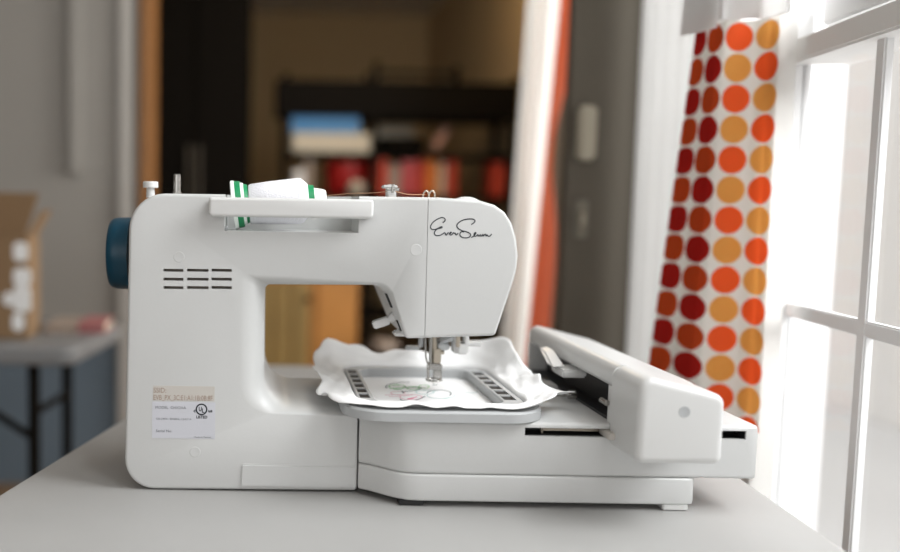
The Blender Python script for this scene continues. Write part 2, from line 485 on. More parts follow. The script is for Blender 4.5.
pt = [C(687, 1.236), C(699, 1.214), C(711.5, 1.195), C(722, 1.19), C(742, 1.187), C(756, 1.175), C(769, 1.152)]
pb = [C(654, 1.275), C(679, 1.236), C(705, 1.195), C(722, 1.19), C(744, 1.187), C(759, 1.175), C(773, 1.152)]
DP = .0395; zc = zv0 + .004; vv = (zc - W(732, 37, 1.19).z) / DP
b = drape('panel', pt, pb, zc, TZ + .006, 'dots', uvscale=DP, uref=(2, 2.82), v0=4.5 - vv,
          wave=lambda s, t: Vector((0, .004 * math.sin(s * 26 + t * 2) * (s < .40) * min(1, t * 3), 0)))
obj('panel', b, 'dots', cur)
b = drape('lining', [C(764, 1.166), C(776, 1.142), C(787, 1.125)], [C(768, 1.166), C(782, 1.142), C(793, 1.12)], zc, .25, 'whitecur', u0=0)
obj('lining', b, 'whitecur', cur, label='plain white lining')
# translucent panel added so the white wall strip by the pier reads bright
she = empty('backlit_wall_panel', 'plain white translucent panel added as the brightly lit wall beside the dark pier', 'curtain', (WX(1.6) - .03, 1.6, .2))
sy_ = [1.26 + .46 * k / 22 for k in range(23)]
b = drape('panel', [(WX(y) - .035 + .002 * math.sin(k * 1.9), y) for k, y in enumerate(sy_)], [(WX(y) - .035 + .0025 * math.sin(k * 1.9), y) for k, y in enumerate(sy_)], 2.2, .22, 'sheer', nz=6)
obj('panel', b, 'sheer', she)
b = B(); rod(b, (WX(1.24) - .035, 1.24, 2.215), (WX(1.72) - .035, 1.72, 2.215), .009); obj('rod', b, 'winrail', she)
# white valance over its top
zv1 = 1.75
val = empty('valance', 'plain white gathered cloth hanging over the top of the dotted curtain', 'valance', (XP(725, 1.17), 1.17, zv0))
b = drape('valance', [C(700, 1.24), C(706, 1.175), C(722, 1.165), C(748, 1.16), C(772, 1.115)], [C(708, 1.24), C(709, 1.172), C(722, 1.165), C(748, 1.16), C(776, 1.115)], zv1, zv0, 'val', wave=lambda s, t: Vector((0, .004 * math.sin(s * 26), 0)))
obj('cloth', b, 'val', val)
b = drape('side', [C(694, 1.235), C(700, 1.20), C(709, 1.163)], [C(671, 1.225), C(690, 1.195), C(707, 1.163)], zv1, W(690, 33, 1.2).z, 'val')
obj('side_flap', b, 'val', val)

# ---- far curtain and fittings on the pier
fc = empty('curtain', 'plain white curtain with an orange edge hanging behind the dark pier', 'curtain', (XP(535, 2.25), 2.25, .3))
b = drape('c', [C(523, 2.2), C(533, 2.24), C(544, 2.2), C(557, 2.25)], [C(504, 2.2), C(512, 2.24), C(519, 2.2), C(528, 2.25)], 1.78, .5, 'whitecur')
obj('white_panel', b, 'whitecur', fc)
b = drape('c', [C(552, 2.30), C(562, 2.28), C(576, 2.30)], [C(522, 2.30), C(536, 2.28), C(551, 2.30)], 1.78, .5, 'orange', wave=lambda s, t: Vector((-.036 * math.exp(-((t - .47) / .13) ** 2), 0, 0)))
obj('orange_edge', b, 'orange', fc, label='orange edge')
b = B(); p, q = W(576, 106, PY), W(592, 161, PY); box(b, p.x, q.x, PY - .025, PY, q.z, p.z, .006)
th = single('wall_thermostat', b, 'plate', 'pale ivory thermostat box mounted high on the dark pier', 'thermostat')
b = B(); p, q = W(575, 200, PY), W(586, 238, PY); box(b, p.x, q.x, PY - .008, PY, q.z, p.z, .003)
sp_ = empty('light_switch', 'dark olive light switch plate below the thermostat on the pier', 'light switch', ((p.x + q.x) / 2, PY - .004, q.z))
obj('plate', b, mat('switch_olive', (.20, .18, .14), .5), sp_)
b = B(); box(b, (p.x + q.x) / 2 - .004, (p.x + q.x) / 2 + .004, PY - .018, PY - .006, (p.z + q.z) / 2 - .012, (p.z + q.z) / 2 + .012, .002); obj('toggle', b, 'plate', sp_)

# ================================================================== WORK TABLE
tb = empty('work_table', 'pale laminate work table under the sewing machine', 'table', (.15, 1.0, 0))
def lx(y): return -.265 + (y - .866) * .23
def rx(y): return .51 + (y - .736) * .08
out = [(lx(.25), .25), (rx(.25), .25), (rx(1.62), 1.62), (lx(1.62), 1.62)]
b = B(); prism(b, rpoly([(x, y, .012) for x, y in out]), TZ - .03, TZ, .003); obj('table_top', b, 'table', tb)
b = B(); prism(b, rpoly([(x, y, .01) for x, y in inset2(out, .05)]), TZ - .09, TZ - .03); obj('apron', b, 'edge', tb)
for x, y in inset2(out, .085):
    b = B(); lathe(b, (x, y, 0), (0, 0, 1), [(0, .014), (.01, .018), (TZ - .031, .024)], 18); obj('leg', b, 'edge', tb)

# ================================================================== SEWING MACHINE
FY = .90
machine = empty('sewing_machine', 'white computerised sewing machine seen from behind, with a dark teal handwheel', 'sewing machine', (.0, 1.0, TZ))
def F(px, py): p = W(px, py, FY); return (p.x, p.z)
cs = [(124, 489, 30), (129.5, 193, 36), (440, 197.5, 60), (480, 200.5, 0), (495, 205, 0), (505, 212, 0), (512, 223, 0), (516.5, 238, 0), (518.5, 255, 0), (517, 270, 0), (513, 284, 0),
      (495.5, 336, 5), (406, 338.8, 5), (384, 286.8, 16, (5, -5)), (265, 286.6, 6, (-24, -13)), (264, 409.3, 32, (-25, 4)), (357.5, 411.6, 4.5, (0, 5)), (357.5, 491, 4.5)]
ol = rpoly(cs, 8)
inner = [(X_, max(Z_, TZ + .0006)) for X_, Z_ in (F(x, y) for x, y, e in ol)]
outer = [F(x + (e[0] if e else 0), y + (e[1] if e else 0)) for x, y, e in ol]
outer = [(X_, max(Z_, TZ + .0006)) for X_, Z_ in outer]
fl = [1 if e else 0 for _, _, e in ol]
rings = []
rr = .0035
for k in range(6):                                     # rounded rim of the rear face
    a = k / 5 * math.pi / 2
    rg = inset2(outer, rr * (1 - math.sin(a)) + 1e-6); rings.append([(p[0], FY + rr * (1 - math.cos(a)), p[1]) if not f else (o[0], FY, o[1]) for p, o, f in zip(rg, outer, fl)])
for k in range(1, 7):                                  # flared mouth of the throat
    a = k / 6 * math.pi / 2; t = math.sin(a); yy = FY + .028 * (1 - math.cos(a))
    rings.append([(o[0] + (i[0] - o[0]) * t, yy if f else FY + rr + .024 * k / 6, o[1] + (i[1] - o[1]) * t) for o, i, f in zip(outer, inner, fl)])
YB = 1.072
yb = [YB - (.05 if (e and 366 < x < 400) or (e is None and 400 < x < 412 and 320 < y < 345) else 0) for x, y, e in ol]
rings.append([(p[0], k - .003, p[1]) for p, k in zip(inner, yb)])
rings.append([(p[0], k, p[1]) for p, k in zip(inset2(inner, .003), yb)])
b = B(); loft(b, rings); bmesh.ops.remove_doubles(b, verts=b.verts, dist=1e-6)
b.normal_update(); bmesh.ops.triangulate(b, faces=[f for f in b.faces if len(f.verts) > 4], ngon_method='EAR_CLIP')
body = obj('body', b, 'plastic', machine)
# vents, spool recess, cover seam are cut into the body
cut = B(); vent_rects = []
for r_, y in enumerate((270.3, 279.2, 287.6)):
    for x0, x1 in ((163.5, 183.3), (187, 208.5), (211.5, 231.7)):
        p, q = W(x0, y - 1.6, FY), W(x1, y + 1.6, FY); vent_rects.append((p.x, q.x, q.z, p.z))
        box(cut, p.x, q.x, FY - .01, FY + .012, q.z, p.z)
p, q = W(225.5, 150, FY), W(358.5, 233, FY)
RX0, RX1, RZ = p.x, q.x, q.z
box(cut, RX0, RX1, FY - .02, FY + .078, RZ, TZ + .40)
p, q = W(428.6, 190, FY), W(424.5, 345, FY)
hexa(cut, [(p.x - .0003, FY - .01, p.z), (p.x + .0003, FY - .01, p.z), (p.x + .0003, FY + .0015, p.z), (p.x - .0003, FY + .0015, p.z)],
     [(q.x - .0003, FY - .01, q.z), (q.x + .0003, FY - .01, q.z), (q.x + .0003, FY + .0015, q.z), (q.x - .0003, FY + .0015, q.z)])
# shallow step in the lower part of the base
p, q = W(240.5, 463, FY), W(356, 488, FY)
carve(body, cut)
b = B()
for x0, x1, z0, z1 in vent_rects: box(b, x0 - .0005, x1 + .0005, FY + .009, FY + .0118, z0 - .0004, z1 + .0004)
obj('vent_grille', b, 'vent', machine)
b = B()
hexa(b, [(p.x, FY - .0016, q.z), (q.x, FY - .0016, q.z), (q.x, FY + .004, q.z), (p.x, FY + .004, q.z)],
     [(p.x + .001, FY - .0016, p.z - .001), (q.x, FY - .0016, p.z - .001), (q.x, FY + .004, p.z), (p.x, FY + .004, p.z)], .0012)
obj('base_cover', b, 'plastic', machine)
for px, py, r_ in ((179, 257, 5.5), (416, 250, 6), (195, 452, 5.5)):
    c = W(px, py, FY); b = B(); lathe(b, (c.x, FY + .001, c.z), (0, -1, 0), [(0, r_ * .001), (.0010, r_ * .001), (.0013, r_ * .00092), (.0012, r_ * .0006)], 24); obj('screw_plug', b, 'plastic', machine)
# recess floor details and carry handle
b = B(); p, q = W(209, 197, .885), W(373, 219, .885)
prism(b, rpoly([(p.x, q.z, .004), (q.x, q.z, .004), (q.x, p.z, .003), (p.x, p.z, .003)]), .881, .8935, .003, 'y'); obj('carry_handle', b, 'plastic2', machine)
for a_, c_ in ((209, 224), (359.5, 373)):
    b = B(); s, t = W(a_, 199, .9), W(c_, 216, .9); box(b, s.x, t.x, .892, .9035, t.z, s.z, .002); obj('handle_pivot', b, 'plastic', machine)
b = B()
for z_ in (.2585, .2665): box(b, RX0 + .0002, RX0 + .003, .906, .916, TZ + z_, TZ + z_ + .0045, .001)
obj('spool_bracket', b, 'grey', machine)
# top fittings
b = B(); c = W(150.5, 194, .97); t = W(150.5, 181.5, .97).z - c.z
lathe(b, (c.x, .97, c.z - .004), (0, 0, 1), [(0, .0048), (t * .5 + .004, .0043), (t * .5 + .0041, .0082), (t + .0030, .0082), (t + .004, .0072)], 24); obj('bobbin_stop', b, 'plastic2', machine)
b = B(); c = W(177, 195, .97); t = W(177, 174, .97).z - c.z
lathe(b, (c.x, .97, c.z - .003), (0, 0, 1), [(0, .0046), (.006, .0046), (.0065, .0037), (t + .002, .0037), (t + .003, .0028)], 20); obj('bobbin_spindle', b, 'steel', machine)
b = B(); box(b, c.x - .012, c.x + .02, .95, .99, TZ + .2965, TZ + .3026, .0012); obj('winder_plate', b, 'plastic', machine)
tg = None
b = B(); p, q = W(386.5, 184.5, .94), W(395.5, 199, .94); box(b, p.x, q.x, .935, .948, q.z - .004, p.z, .0015)
s, t = W(382.5, 185, .94), W(397, 188.5, .94); box(b, s.x, t.x, .933, .950, t.z, s.z, .001)
tg = obj('thread_guide', b, 'plastic2', machine)
b = B(); c = W(391, 189.5, .94); rod(b, (c.x - .006, .930, c.z), (c.x + .007, .930, c.z), .0015); rod(b, (c.x, .928, c.z - .004), (c.x, .928, c.z + .005), .0011); obj('guide_pin', b, 'steel', tg)
b = B()
for px in (426, 432):
    c = W(px, 195, .95)
    tube(b, [(c.x - .0025, .95, c.z - .007), (c.x - .003, .95, c.z + .001), (c.x, .95, c.z + .0045), (c.x + .0028, .95, c.z + .001), (c.x + .002, .95, c.z - .007)], .0009, 8, 5)
obj('thread_hook', b, 'steel2', machine)
c = W(465, 219, .965)
b = B(); lathe(b, (c.x, .958, c.z), (0, 1, 0), [(0, .0222), (.001, .0237), (.011, .0237), (.012, .0225)], 48); d_ = obj('pressure_dial', b, 'plastic2', machine)
b = B(); tube(b, [(c.x + .0185 * math.cos(a), .9578, c.z + .0185 * math.sin(a)) for a in [k / 32 * 2 * math.pi for k in range(32)]], .0007, 6, 0, True); obj('dial_ring', b, 'greyink', d_)
# handwheel
p = W(110.5, 253, .985); q = W(132, 253, .985); rad = .0392
b = B(); lathe(b, (p.x, .985, p.z), (1, 0, 0), [(0, rad * .80), (.001, rad * .90), (.004, rad * .965), (.009, rad * .995), (.014, rad), (q.x - p.x, rad)], 56); obj('handwheel', b, 'teal', machine)
# side slots, lever
b = B(); hx = W(396, 300, FY)
def slot(b, a, c, y0, y1, wd):
    A, C_ = Vector(a), Vector(c)
    hexa(b, [(A.x - wd, y0, A.z), (A.x + .004, y0, A.z), (A.x + .004, y1, A.z), (A.x - wd, y1, A.z)], [(C_.x - wd, y0, C_.z), (C_.x + .004, y0, C_.z), (C_.x + .004, y1, C_.z), (C_.x - wd, y1, C_.z)])
def side_x(py): 
    return W(384 + (py - 286.8) * (22 / 52), py, FY)
def hs(py, off=-.0006):
    p = side_x(py); p.x += off; return p
slot(b, hs(295), hs(309), .912, .916, .0004); slot(b, hs(322), hs(333), .912, .916, .0004)
obj('lever_slot', b, 'black', machine)
b = B()
L0 = W(399, 312, .935); L1 = W(389, 320, .935); L2 = W(373, 325.5, .935)
for (s, t) in ((L0, L1), (L1, L2)):
    d = (t - s).normalized(); nrm = Vector((-d.z, 0, d.x)) * .0042
    hexa(b, [s + nrm + Vector((0, -.005, 0)), s - nrm + Vector((0, -.005, 0)), s - nrm + Vector((0, .007, 0)), s + nrm + Vector((0, .007, 0))],
         [t + nrm * .95 + Vector((0, -.005, 0)), t - nrm * .95 + Vector((0, -.005, 0)), t - nrm * .95 + Vector((0, .007, 0)), t + nrm * .95 + Vector((0, .007, 0))], .0012)
obj('presser_lever', b, 'plastic2', machine)
b = B(); p, q = W(393.5, 331, .93), W(408, 336, .93); box(b, p.x, q.x, .925, .94, q.z, p.z, .0015); s = W(397, 329.5, .93); rod(b, (s.x, .93, s.z), (s.x + .004, .93, s.z - .006), .0016)
obj('thread_cutter', b, 'plastic2', machine)
# needle area
NY = 1.0
def N(px, py): return W(px, py, NY)
b = B(); rod(b, N(434.5, 330), N(434.5, 352), .0033, 18); obj('needle_bar', b, 'steel2', machine)
b = B(); rod(b, N(431, 326), N(431, 364), .0024, 14); obj('presser_bar', b, 'steel', machine)
b = B(); p, q = N(433, 348), N(440, 362.5); box(b, p.x, q.x, NY - .006, NY + .006, q.z, p.z, .001); s = N(441.5, 352); rod(b, (s.x - .004, NY - .004, s.z), (s.x + .002, NY - .004, s.z), .002); obj('needle_clamp', b, 'steel2', machine)
b = B(); lathe(b, N(434, 361), (0, 0, -1), [(0, .0011), (.012, .0009), (.026, .0004)], 12); obj('needle', b, 'steel', machine)
b = B()
p, q = N(427.5, 363), N(441, 369); box(b, p.x, q.x, NY - .008, NY + .006, q.z, p.z, .0012)
for px in (427.5, 440):
    a = N(px, 367); c = N(px, 380); rod(b, (a.x, NY - .003, a.z), (c.x, NY - .006, c.z), .0014)
p, q = N(433, 369), N(440, 376); box(b, p.x, q.x, NY - .0075, NY - .005, q.z, p.z, .0006)
c = N(433.5, 380.5)
tube(b, [(c.x + .0078 * math.cos(a), NY + .0078 * math.sin(a), c.z + .0008) for a in [k / 24 * 2 * math.pi for k in range(24)]], .0012, 8, 0, True)
obj('embroidery_foot', b, 'steel', machine)
b = B(); tube(b, [N(425.5, 336), N(425.5, 350), N(426, 358), N(428, 364)], .0011, 8, 4); obj('foot_spring', b, 'steel', machine)
b = B(); p, q = N(421.5, 333), N(425, 349); box(b, p.x, q.x, NY + .01, NY + .02, q.z, p.z, .001); p, q = N(408.5, 349), N(424, 353.5); box(b, p.x, q.x, NY + .02, NY + .03, q.z, p.z, .002); obj('threader_arm', b, 'hoopin', machine)
b = B()
hexa(b, [N(440, 344.5), N(459, 340), N(459, 340) + Vector((0, .02, 0)), N(440, 344.5) + Vector((0, .02, 0))], [N(440, 342), N(459, 334), N(459, 334) + Vector((0, .02, 0)), N(440, 342) + Vector((0, .02, 0))], .0005)
p, q = N(438, 343.5), N(449, 350); box(b, p.x, q.x, NY - .002, NY + .02, q.z, p.z, .001)
obj('threader_frame', b, 'hoopin', machine)
b = B(); p, q = N(454, 333), N(459, 353); box(b, p.x, q.x, NY - .005, NY + .015, q.z, p.z, .001); p, q = N(456, 343), N(467, 353.5); box(b, p.x, q.x, NY - .008, NY + .01, q.z, p.z, .002)
p, q = N(464, 333), N(468, 346); box(b, p.x, q.x, NY - .006, NY + .008, q.z, p.z, .001); p, q = N(466, 341.5), N(481, 346); box(b, p.x, q.x, NY - .006, NY + .006, q.z, p.z, .0015)
obj('buttonhole_lever', b, 'plastic2', machine)
b = B(); p, q = N(455, 333), N(458.5, 346); box(b, p.x, q.x, NY - .0085, NY - .006, q.z, p.z, .0005); obj('light_clip', b, 'steel2', machine)
# logo
b = B()
def lg(pts): return [W(425 + x / 12, 212 + y / 12, FY - .0002) for x, y in pts]
V_ = Vector((0, 1, 0))
for st in ([(212, 130), (238, 108), (240, 82), (205, 66), (150, 85), (95, 125), (66, 175), (80, 206), (115, 210), (155, 196), (190, 178), (207, 180), (195, 192), (150, 202), (120, 230), (112, 260), (140, 284), (190, 276), (228, 252), (240, 250), (248, 272), (258, 276), (275, 250), (284, 250)],
           [(284, 262), (305, 258), (318, 246), (306, 242), (296, 258), (302, 275), (322, 272), (342, 248), (350, 256), (362, 252), (366, 262), (370, 274), (382, 270), (398, 252)],
           [(555, 150), (588, 128), (600, 102), (565, 84), (490, 88), (425, 112), (385, 152), (392, 190), (440, 222), (500, 238), (543, 262), (542, 292), (505, 310), (450, 306), (420, 280), (425, 248), (448, 236), (465, 244)],
           [(556, 306), (580, 292), (604, 268), (612, 250), (600, 248), (588, 270), (592, 288), (612, 290), (636, 270), (638, 286), (652, 288), (664, 270), (666, 286), (680, 288), (694, 268), (698, 290), (718, 268), (728, 270), (732, 290), (744, 272), (752, 286), (775, 290), (802, 264)]):
    tube(b, lg(st), .0006, 6, 4, flat=V_)
obj('logo_lettering', b, 'ink', machine)
# rating label and network sticker
p, q = W(152.2, 401.5, FY), W(215, 439, FY)
b = B(); box(b, p.x, q.x, FY - .00025, FY + .0005, q.z, p.z); rl = obj('rating_label', b, 'paper', machine, smooth=0, label='silver white rating label')
LY = FY - .0003
b = B(); text(b, 'MODEL  CHX2AA', 155.5, 408.6, 2.6, LY, 30.5); text(b, '120-240V~ 50/60Hz 1.2-0.7 A', 156.3, 419.6, 1.9, LY, 35); text(b, 'Serial No:', 156, 432, 2.5, LY, 16); text(b, 'Made in Taiwan', 194, 437.6, 1.3, LY, 17)
obj('lettering', b, 'greyink', rl, smooth=0)
b = B(); c = W(201.5, 409.4, LY)
tube(b, [(c.x + .0053 * math.cos(a), LY, c.z + .0053 * math.sin(a)) for a in [k / 40 * 2 * math.pi for k in range(40)]], .0008, 6, 0, True, flat=V_)
text(b, 'U', 198.8, 411, 4.1, LY - .0001, 2.9, bold=.025); text(b, 'L', 202.0, 412.6, 4.1, LY - .0001, 2.4, bold=.025)
text(b, 'c', 193.6, 412.2, 3.4, LY, 2.0, bold=.025); text(b, 'us', 208.3, 412.2, 3.2, LY, 4, bold=.025); text(b, 'LISTED', 196.3, 418.3, 2.7, LY, 11, bold=.025)
obj('listing_mark', b, 'ink', rl, smooth=0)
p, q = W(153, 385.5, FY), W(214.5, 401.2, FY)
b = B(); box(b, p.x, q.x, FY - .0002, FY + .0005, q.z, p.z); rl = obj('network_sticker', b, 'tape', machine, smooth=0, label='cream network name sticker')
b = B(); text(b, 'SSID:', 153.6, 392.6, 5.0, LY, 12.5); text(b, 'EVB_PX_3C:E1:A1:1B:0B:8F', 153.6, 399.8, 5.0, LY, 59)
obj('lettering', b, 'tanink', rl, smooth=0)

# ================================================================== EMBROIDERY MODULE
mod = empty('embroidery_module', 'white embroidery attachment clipped onto the machine base, with a black slot along its face', 'embroidery unit', (.3, 1.0, TZ))
MY = .862
xs_ = W(358.6, 450, .9).x; xr = W(760.5, 430, MY).x; xp = W(697, 490, MY).x
def plan(r_end, dy, x0off=0):
    return [(xs_ + x0off, .897 + dy), (xs_ + .012, .8885 + dy), (xs_ + .026, .8755 + dy), (xs_ + .036, .8675 + dy), (xs_ + .046, .8632 + dy), (xs_ + .058, .862 + dy)] + r_end
ex = [(x, y) for x, y, _ in rpoly([(xr, MY, .006), (xr, 1.15, .01)], 5)] if False else [(xr - .006, MY), (xr - .002, MY + .0012), (xr, MY + .006), (xr, 1.14), (xr - .01, 1.15), (xs_ + .03, 1.15), (xs_ + .03, 1.076), (xs_, 1.076)]
b = B(); prism(b, plan(ex, 0), TZ + .0325, TZ + .0855, .0035)
deck = obj('deck', b, 'plastic', mod)
cut = B(); p, q = W(525, 428.5, MY), W(746, 438.5, MY)
SZ0, SZ1 = W(560, 436.7, MY).z, W(560, 428.2, MY).z
box(cut, p.x, q.x, MY - .01, MY + .03, SZ0, SZ1)
carve(deck, cut)
b = B(); box(b, p.x + .0002, q.x - .0002, MY + .022, MY + .029, SZ0 + .0002, SZ1 - .0002); box(b, p.x, q.x, MY + .004, MY + .029, SZ0 + .0001, SZ0 + .0006); box(b, p.x, q.x, MY + .003, MY + .029, SZ1 - .0006, SZ1 - .0001); box(b, p.x + .0001, p.x + .0008, MY + .002, MY + .029, SZ0 + .0001, SZ1 - .0001); box(b, q.x - .0008, q.x - .0001, MY + .002, MY + .029, SZ0 + .0001, SZ1 - .0001); obj('slot_lining', b, 'black', mod)
b = B(); s = W(545, 432, MY).x; box(b, s, s + .065, MY + .012, MY + .016, SZ0 + .0026, SZ0 + .005, .0005); box(b, s, s + .002, MY + .012, MY + .016, SZ0 + .0006, SZ0 + .005); obj('slot_rail', b, 'steel2', mod)
ep = [(xp - .012, MY - .0012), (xp - .004, MY + .001), (xp, MY + .008), (xp, 1.10), (xs_ + .03, 1.10), (xs_ + .03, 1.076), (xs_, 1.076)]
b = B(); prism(b, plan(ep, -.0012, 0), TZ + .006, TZ + .0325, .0022); obj('plinth', b, 'plastic', mod)
for (x, y) in ((xs_ + .05, .875), (xp - .02, .872), (xs_ + .06, 1.07), (xp - .02, 1.07)):
    b = B(); box(b, x - .013, x + .012, y - .011, y + .012, TZ + .0005, TZ + .0065, .001); obj('foot', b, 'plastic2' if x > .3 else 'black', mod)
b = B(); x = xr - .012; box(b, x - .010, x + .008, 1.10, 1.13, TZ + .0005, TZ + .034, .002); obj('support_foot', b, 'plastic2', mod)
# moving carriage
xl, x2 = W(637, 420, .80).x, W(723.5, 430, .80).x
zt = W(637, 374, .80).z; ztr = W(715, 396, .80).z; zb = W(680, 464, .80).z
YN, YF = .797, 1.145
def csec(x0, x1, zlo, zl, zr_, r1=.012, r2=.010):
    return [(x, z) for x, z, _ in rpoly([(x0, zlo, .002), (x1, zlo, .004), (x1, zr_, r2), (x0, zl, r1)], 6)]
ZG = W(608, 388, YN * 372 / 343).z          # lower edge of the cover along the gap
b = B()
full = [(x, z) for x, z, _ in rpoly([(xl, zb, .0075), (x2, zb, .0075), (x2, ztr, .011), (xl, zt, .012)], 6)]
secs = []
for k in range(6):
    a = k / 5 * math.pi / 2; r_ = .007
    secs.append([(p[0], YN + r_ * (1 - math.cos(a)), p[1]) for p in inset2(full, r_ * (1 - math.sin(a)) + 1e-6)])
secs.append([(p[0], .861, p[1]) for p in full])
loft(b, secs)
obj('carriage_end', b, 'plastic2', mod)
b = B(); up_ = csec(xl, x2, ZG, zt, ztr, .012)
up_ = [(x, z) for x, z, _ in rpoly([(xl, ZG, .007), (x2, ZG, .007), (x2, ztr, .011), (xl, zt, .012)], 6)]
loft(b, [[(p[0], .8605, p[1]) for p in up_], [(p[0], YF - .008, p[1]) for p in up_], [(p[0], YF, p[1]) for p in inset2(up_, .006)]]); obj('carriage_cover', b, 'plastic2', mod)
b = B(); box(b, xl + .001, x2 - .001, 1.134, 1.143, TZ + .0858, ZG + .002); box(b, xl + .0005, x2 - .001, .8605, .871, TZ + .0858, ZG + .002); box(b, x2 - .004, x2 - .001, .86, 1.14, TZ + .0858, ZG + .002); obj('carriage_wall', b, 'plastic2', mod)
b = B(); box(b, xl + .022, x2 - .006, .872, 1.133, TZ + .0858, ZG + .001); box(b, xl + .004, x2 - .006, .872, 1.133, TZ + .0857, TZ + .0885); obj('carriage_track', b, 'black', mod)
b = B(); c = W(684.5, 412, YN); lathe(b, (c.x, YN + .004, c.z), (0, -1, 0), [(0, .0052), (.0042, .0052), (.0044, .0049), (.0042, .0040)], 28); obj('screw_hole', b, 'grey', mod)
b = B(); s = W(604, 402, .875); rod(b, (xl - .002, .866, s.z + .001), (xl - .002, .88, s.z + .001), .003); obj('track_screw', b, 'steel', mod)
b = B(); s = W(600, 432, MY); box(b, xl - .006, xl + .02, .848, MY + .012, SZ0 + .001, SZ1 - .001, .0008); obj('slide_bracket', b, 'tape', mod)

# ================================================================== HOOP AND CLOTH
HZ = TZ + .0865
hoop = empty('embroidery_hoop', 'grey plastic embroidery hoop lying on the attachment under the needle', 'embroidery hoop', (.178, .975, HZ))
def rrect(x0, x1, y0, y1, r, n=10): return [(x, y) for x, y, _ in rpoly([(x0, y0, r), (x1, y0, r), (x1, y1, r), (x0, y1, r)], n)]
def ring(bm, po, pi, z0, z1, bev=.001):
    L_ = []
    for pts, z in ((pi, z0), (po, z0), (po, z1 - bev), (inset2(po, bev), z1), (inset2(pi, -bev), z1), (pi, z1 - bev)):
        L_.append([(p[0], p[1], z) for p in pts])
    V = [[bm.verts.new(p) for p in r] for r in L_]; n = len(V[0])
    for i in range(len(V)):
        A, Bq = V[i], V[(i + 1) % len(V)]
        for k in range(n): bm.faces.new((A[k], A[(k + 1) % n], Bq[(k + 1) % n], Bq[k]))
HX0, HX1, HY0, HY1 = .079, .279, .853, 1.098
OUT = rrect(HX0, HX1, HY0, HY1, .042)
b = B(); ring(b, OUT, rrect(.0945, .2655, .872, 1.082, .030), HZ, HZ + .0105, .002); obj('outer_ring', b, 'grey', hoop)
INO, INI = rrect(.096, .264, .8735, 1.0805, .028), rrect(.1135, .2425, .8845, 1.067, .016)
b = B(); ring(b, INO, INI, HZ + .002, HZ + .0125, .0012); ir = obj('inner_ring', b, 'grey', hoop)
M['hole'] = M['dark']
cut = B()
hl = []
for i in range(6):
    y0 = .902 + i * .0262
    for x0, x1 in ((.0990, .1092), (.2455, .2580)):
        hl.append((x0, x1, y0, y0 + .0215)); box(cut, x0, x1, y0, y0 + .0215, HZ + .006, HZ + .03)
carve(ir, cut)
for side in (0, 1):
    b = B()
    for x0, x1, y0, y1 in hl[side::2]: box(b, x0 + .0002, x1 - .0002, y0 + .0002, y1 - .0002, HZ + .0055, HZ + .0112)
    obj('ladder_groove', b, 'dark', hoop, label='dark ladder of slots')
cx = xl + .004
b = B(); box(b, .276, cx - .01, 1.0, 1.028, HZ + .003, HZ + .009, .0015)
p, q = W(561, 366.5, .985), W(590, 374.5, .985); box(b, p.x - .006, xl + .012, .962, 1.0, q.z, p.z, .002)
obj('connector', b, 'plastic2', hoop, label='white connector')
b = B(); A = W(546, 350, 1.035); C_ = W(558, 366, .985)
hexa(b, [A + Vector((-.006, -.01, 0)), A + Vector((.006, -.01, .003)), A + Vector((.006, .012, .003)), A + Vector((-.006, .012, 0))],
     [C_ + Vector((-.010, -.01, 0)), C_ + Vector((.006, -.01, .001)), C_ + Vector((.006, .012, .001)), C_ + Vector((-.010, .012, 0))], .002)
obj('release_lever', b, 'plastic2', hoop, label='white release lever')
b = B(); s = W(568, 394, .96); rod(b, (.276, .958, s.z), (s.x + .004, .958, s.z), .0022); lathe(b, (s.x, .958, s.z), (1, 0, 0), [(0, .0052), (.007, .0052)], 14); obj('tension_screw', b, 'steel', hoop)

cl = empty('hooped_cloth', 'white cotton cloth stretched in the grey hoop, its loose edges sticking up around it', 'cloth', (.178, .975, HZ))
FZ = HZ + .0014
b = B(); prism(b, rrect(.112, .2435, .8835, 1.068, .018), FZ - .0006, FZ + .0004); obj('stretched_field', b, 'cloth', cl)
# loose surround
NN = 220
def around(t, d):
    """point on the rounded rectangle at offset d outside the inner ring; t in 0..1 from the rear-left corner anticlockwise"""
    base = rrect(.0965, .2635, .8740, 1.080, .028, 12)
    pts = rrect(.0965 - d, .2635 + d, .8740 - d, 1.080 + d, .028 + d, 12)
    n = len(base); L_ = [0]
    for i in range(n): L_.append(L_[-1] + (Vector(base[(i + 1) % n]) - Vector(base[i])).length)
    s = (t % 1) * L_[-1]
    for i in range(n):
        if L_[i + 1] >= s:
            f = (s - L_[i]) / max(1e-9, L_[i + 1] - L_[i]); return Vector(pts[i]).lerp(Vector(pts[(i + 1) % n]), f)
    return Vector(pts[0])
def pl(t, keys):
    t %= 1
    K = keys + [(keys[0][0] + 1, *keys[0][1:])]
    if t < K[0][0]: t += 1
    for a, c in zip(K, K[1:]):
        if a[0] <= t <= c[0]:
            f = (t - a[0]) / (c[0] - a[0]); f = f * f * (3 - 2 * f)
            return [a[i] + (c[i] - a[i]) * f for i in range(1, len(a))]
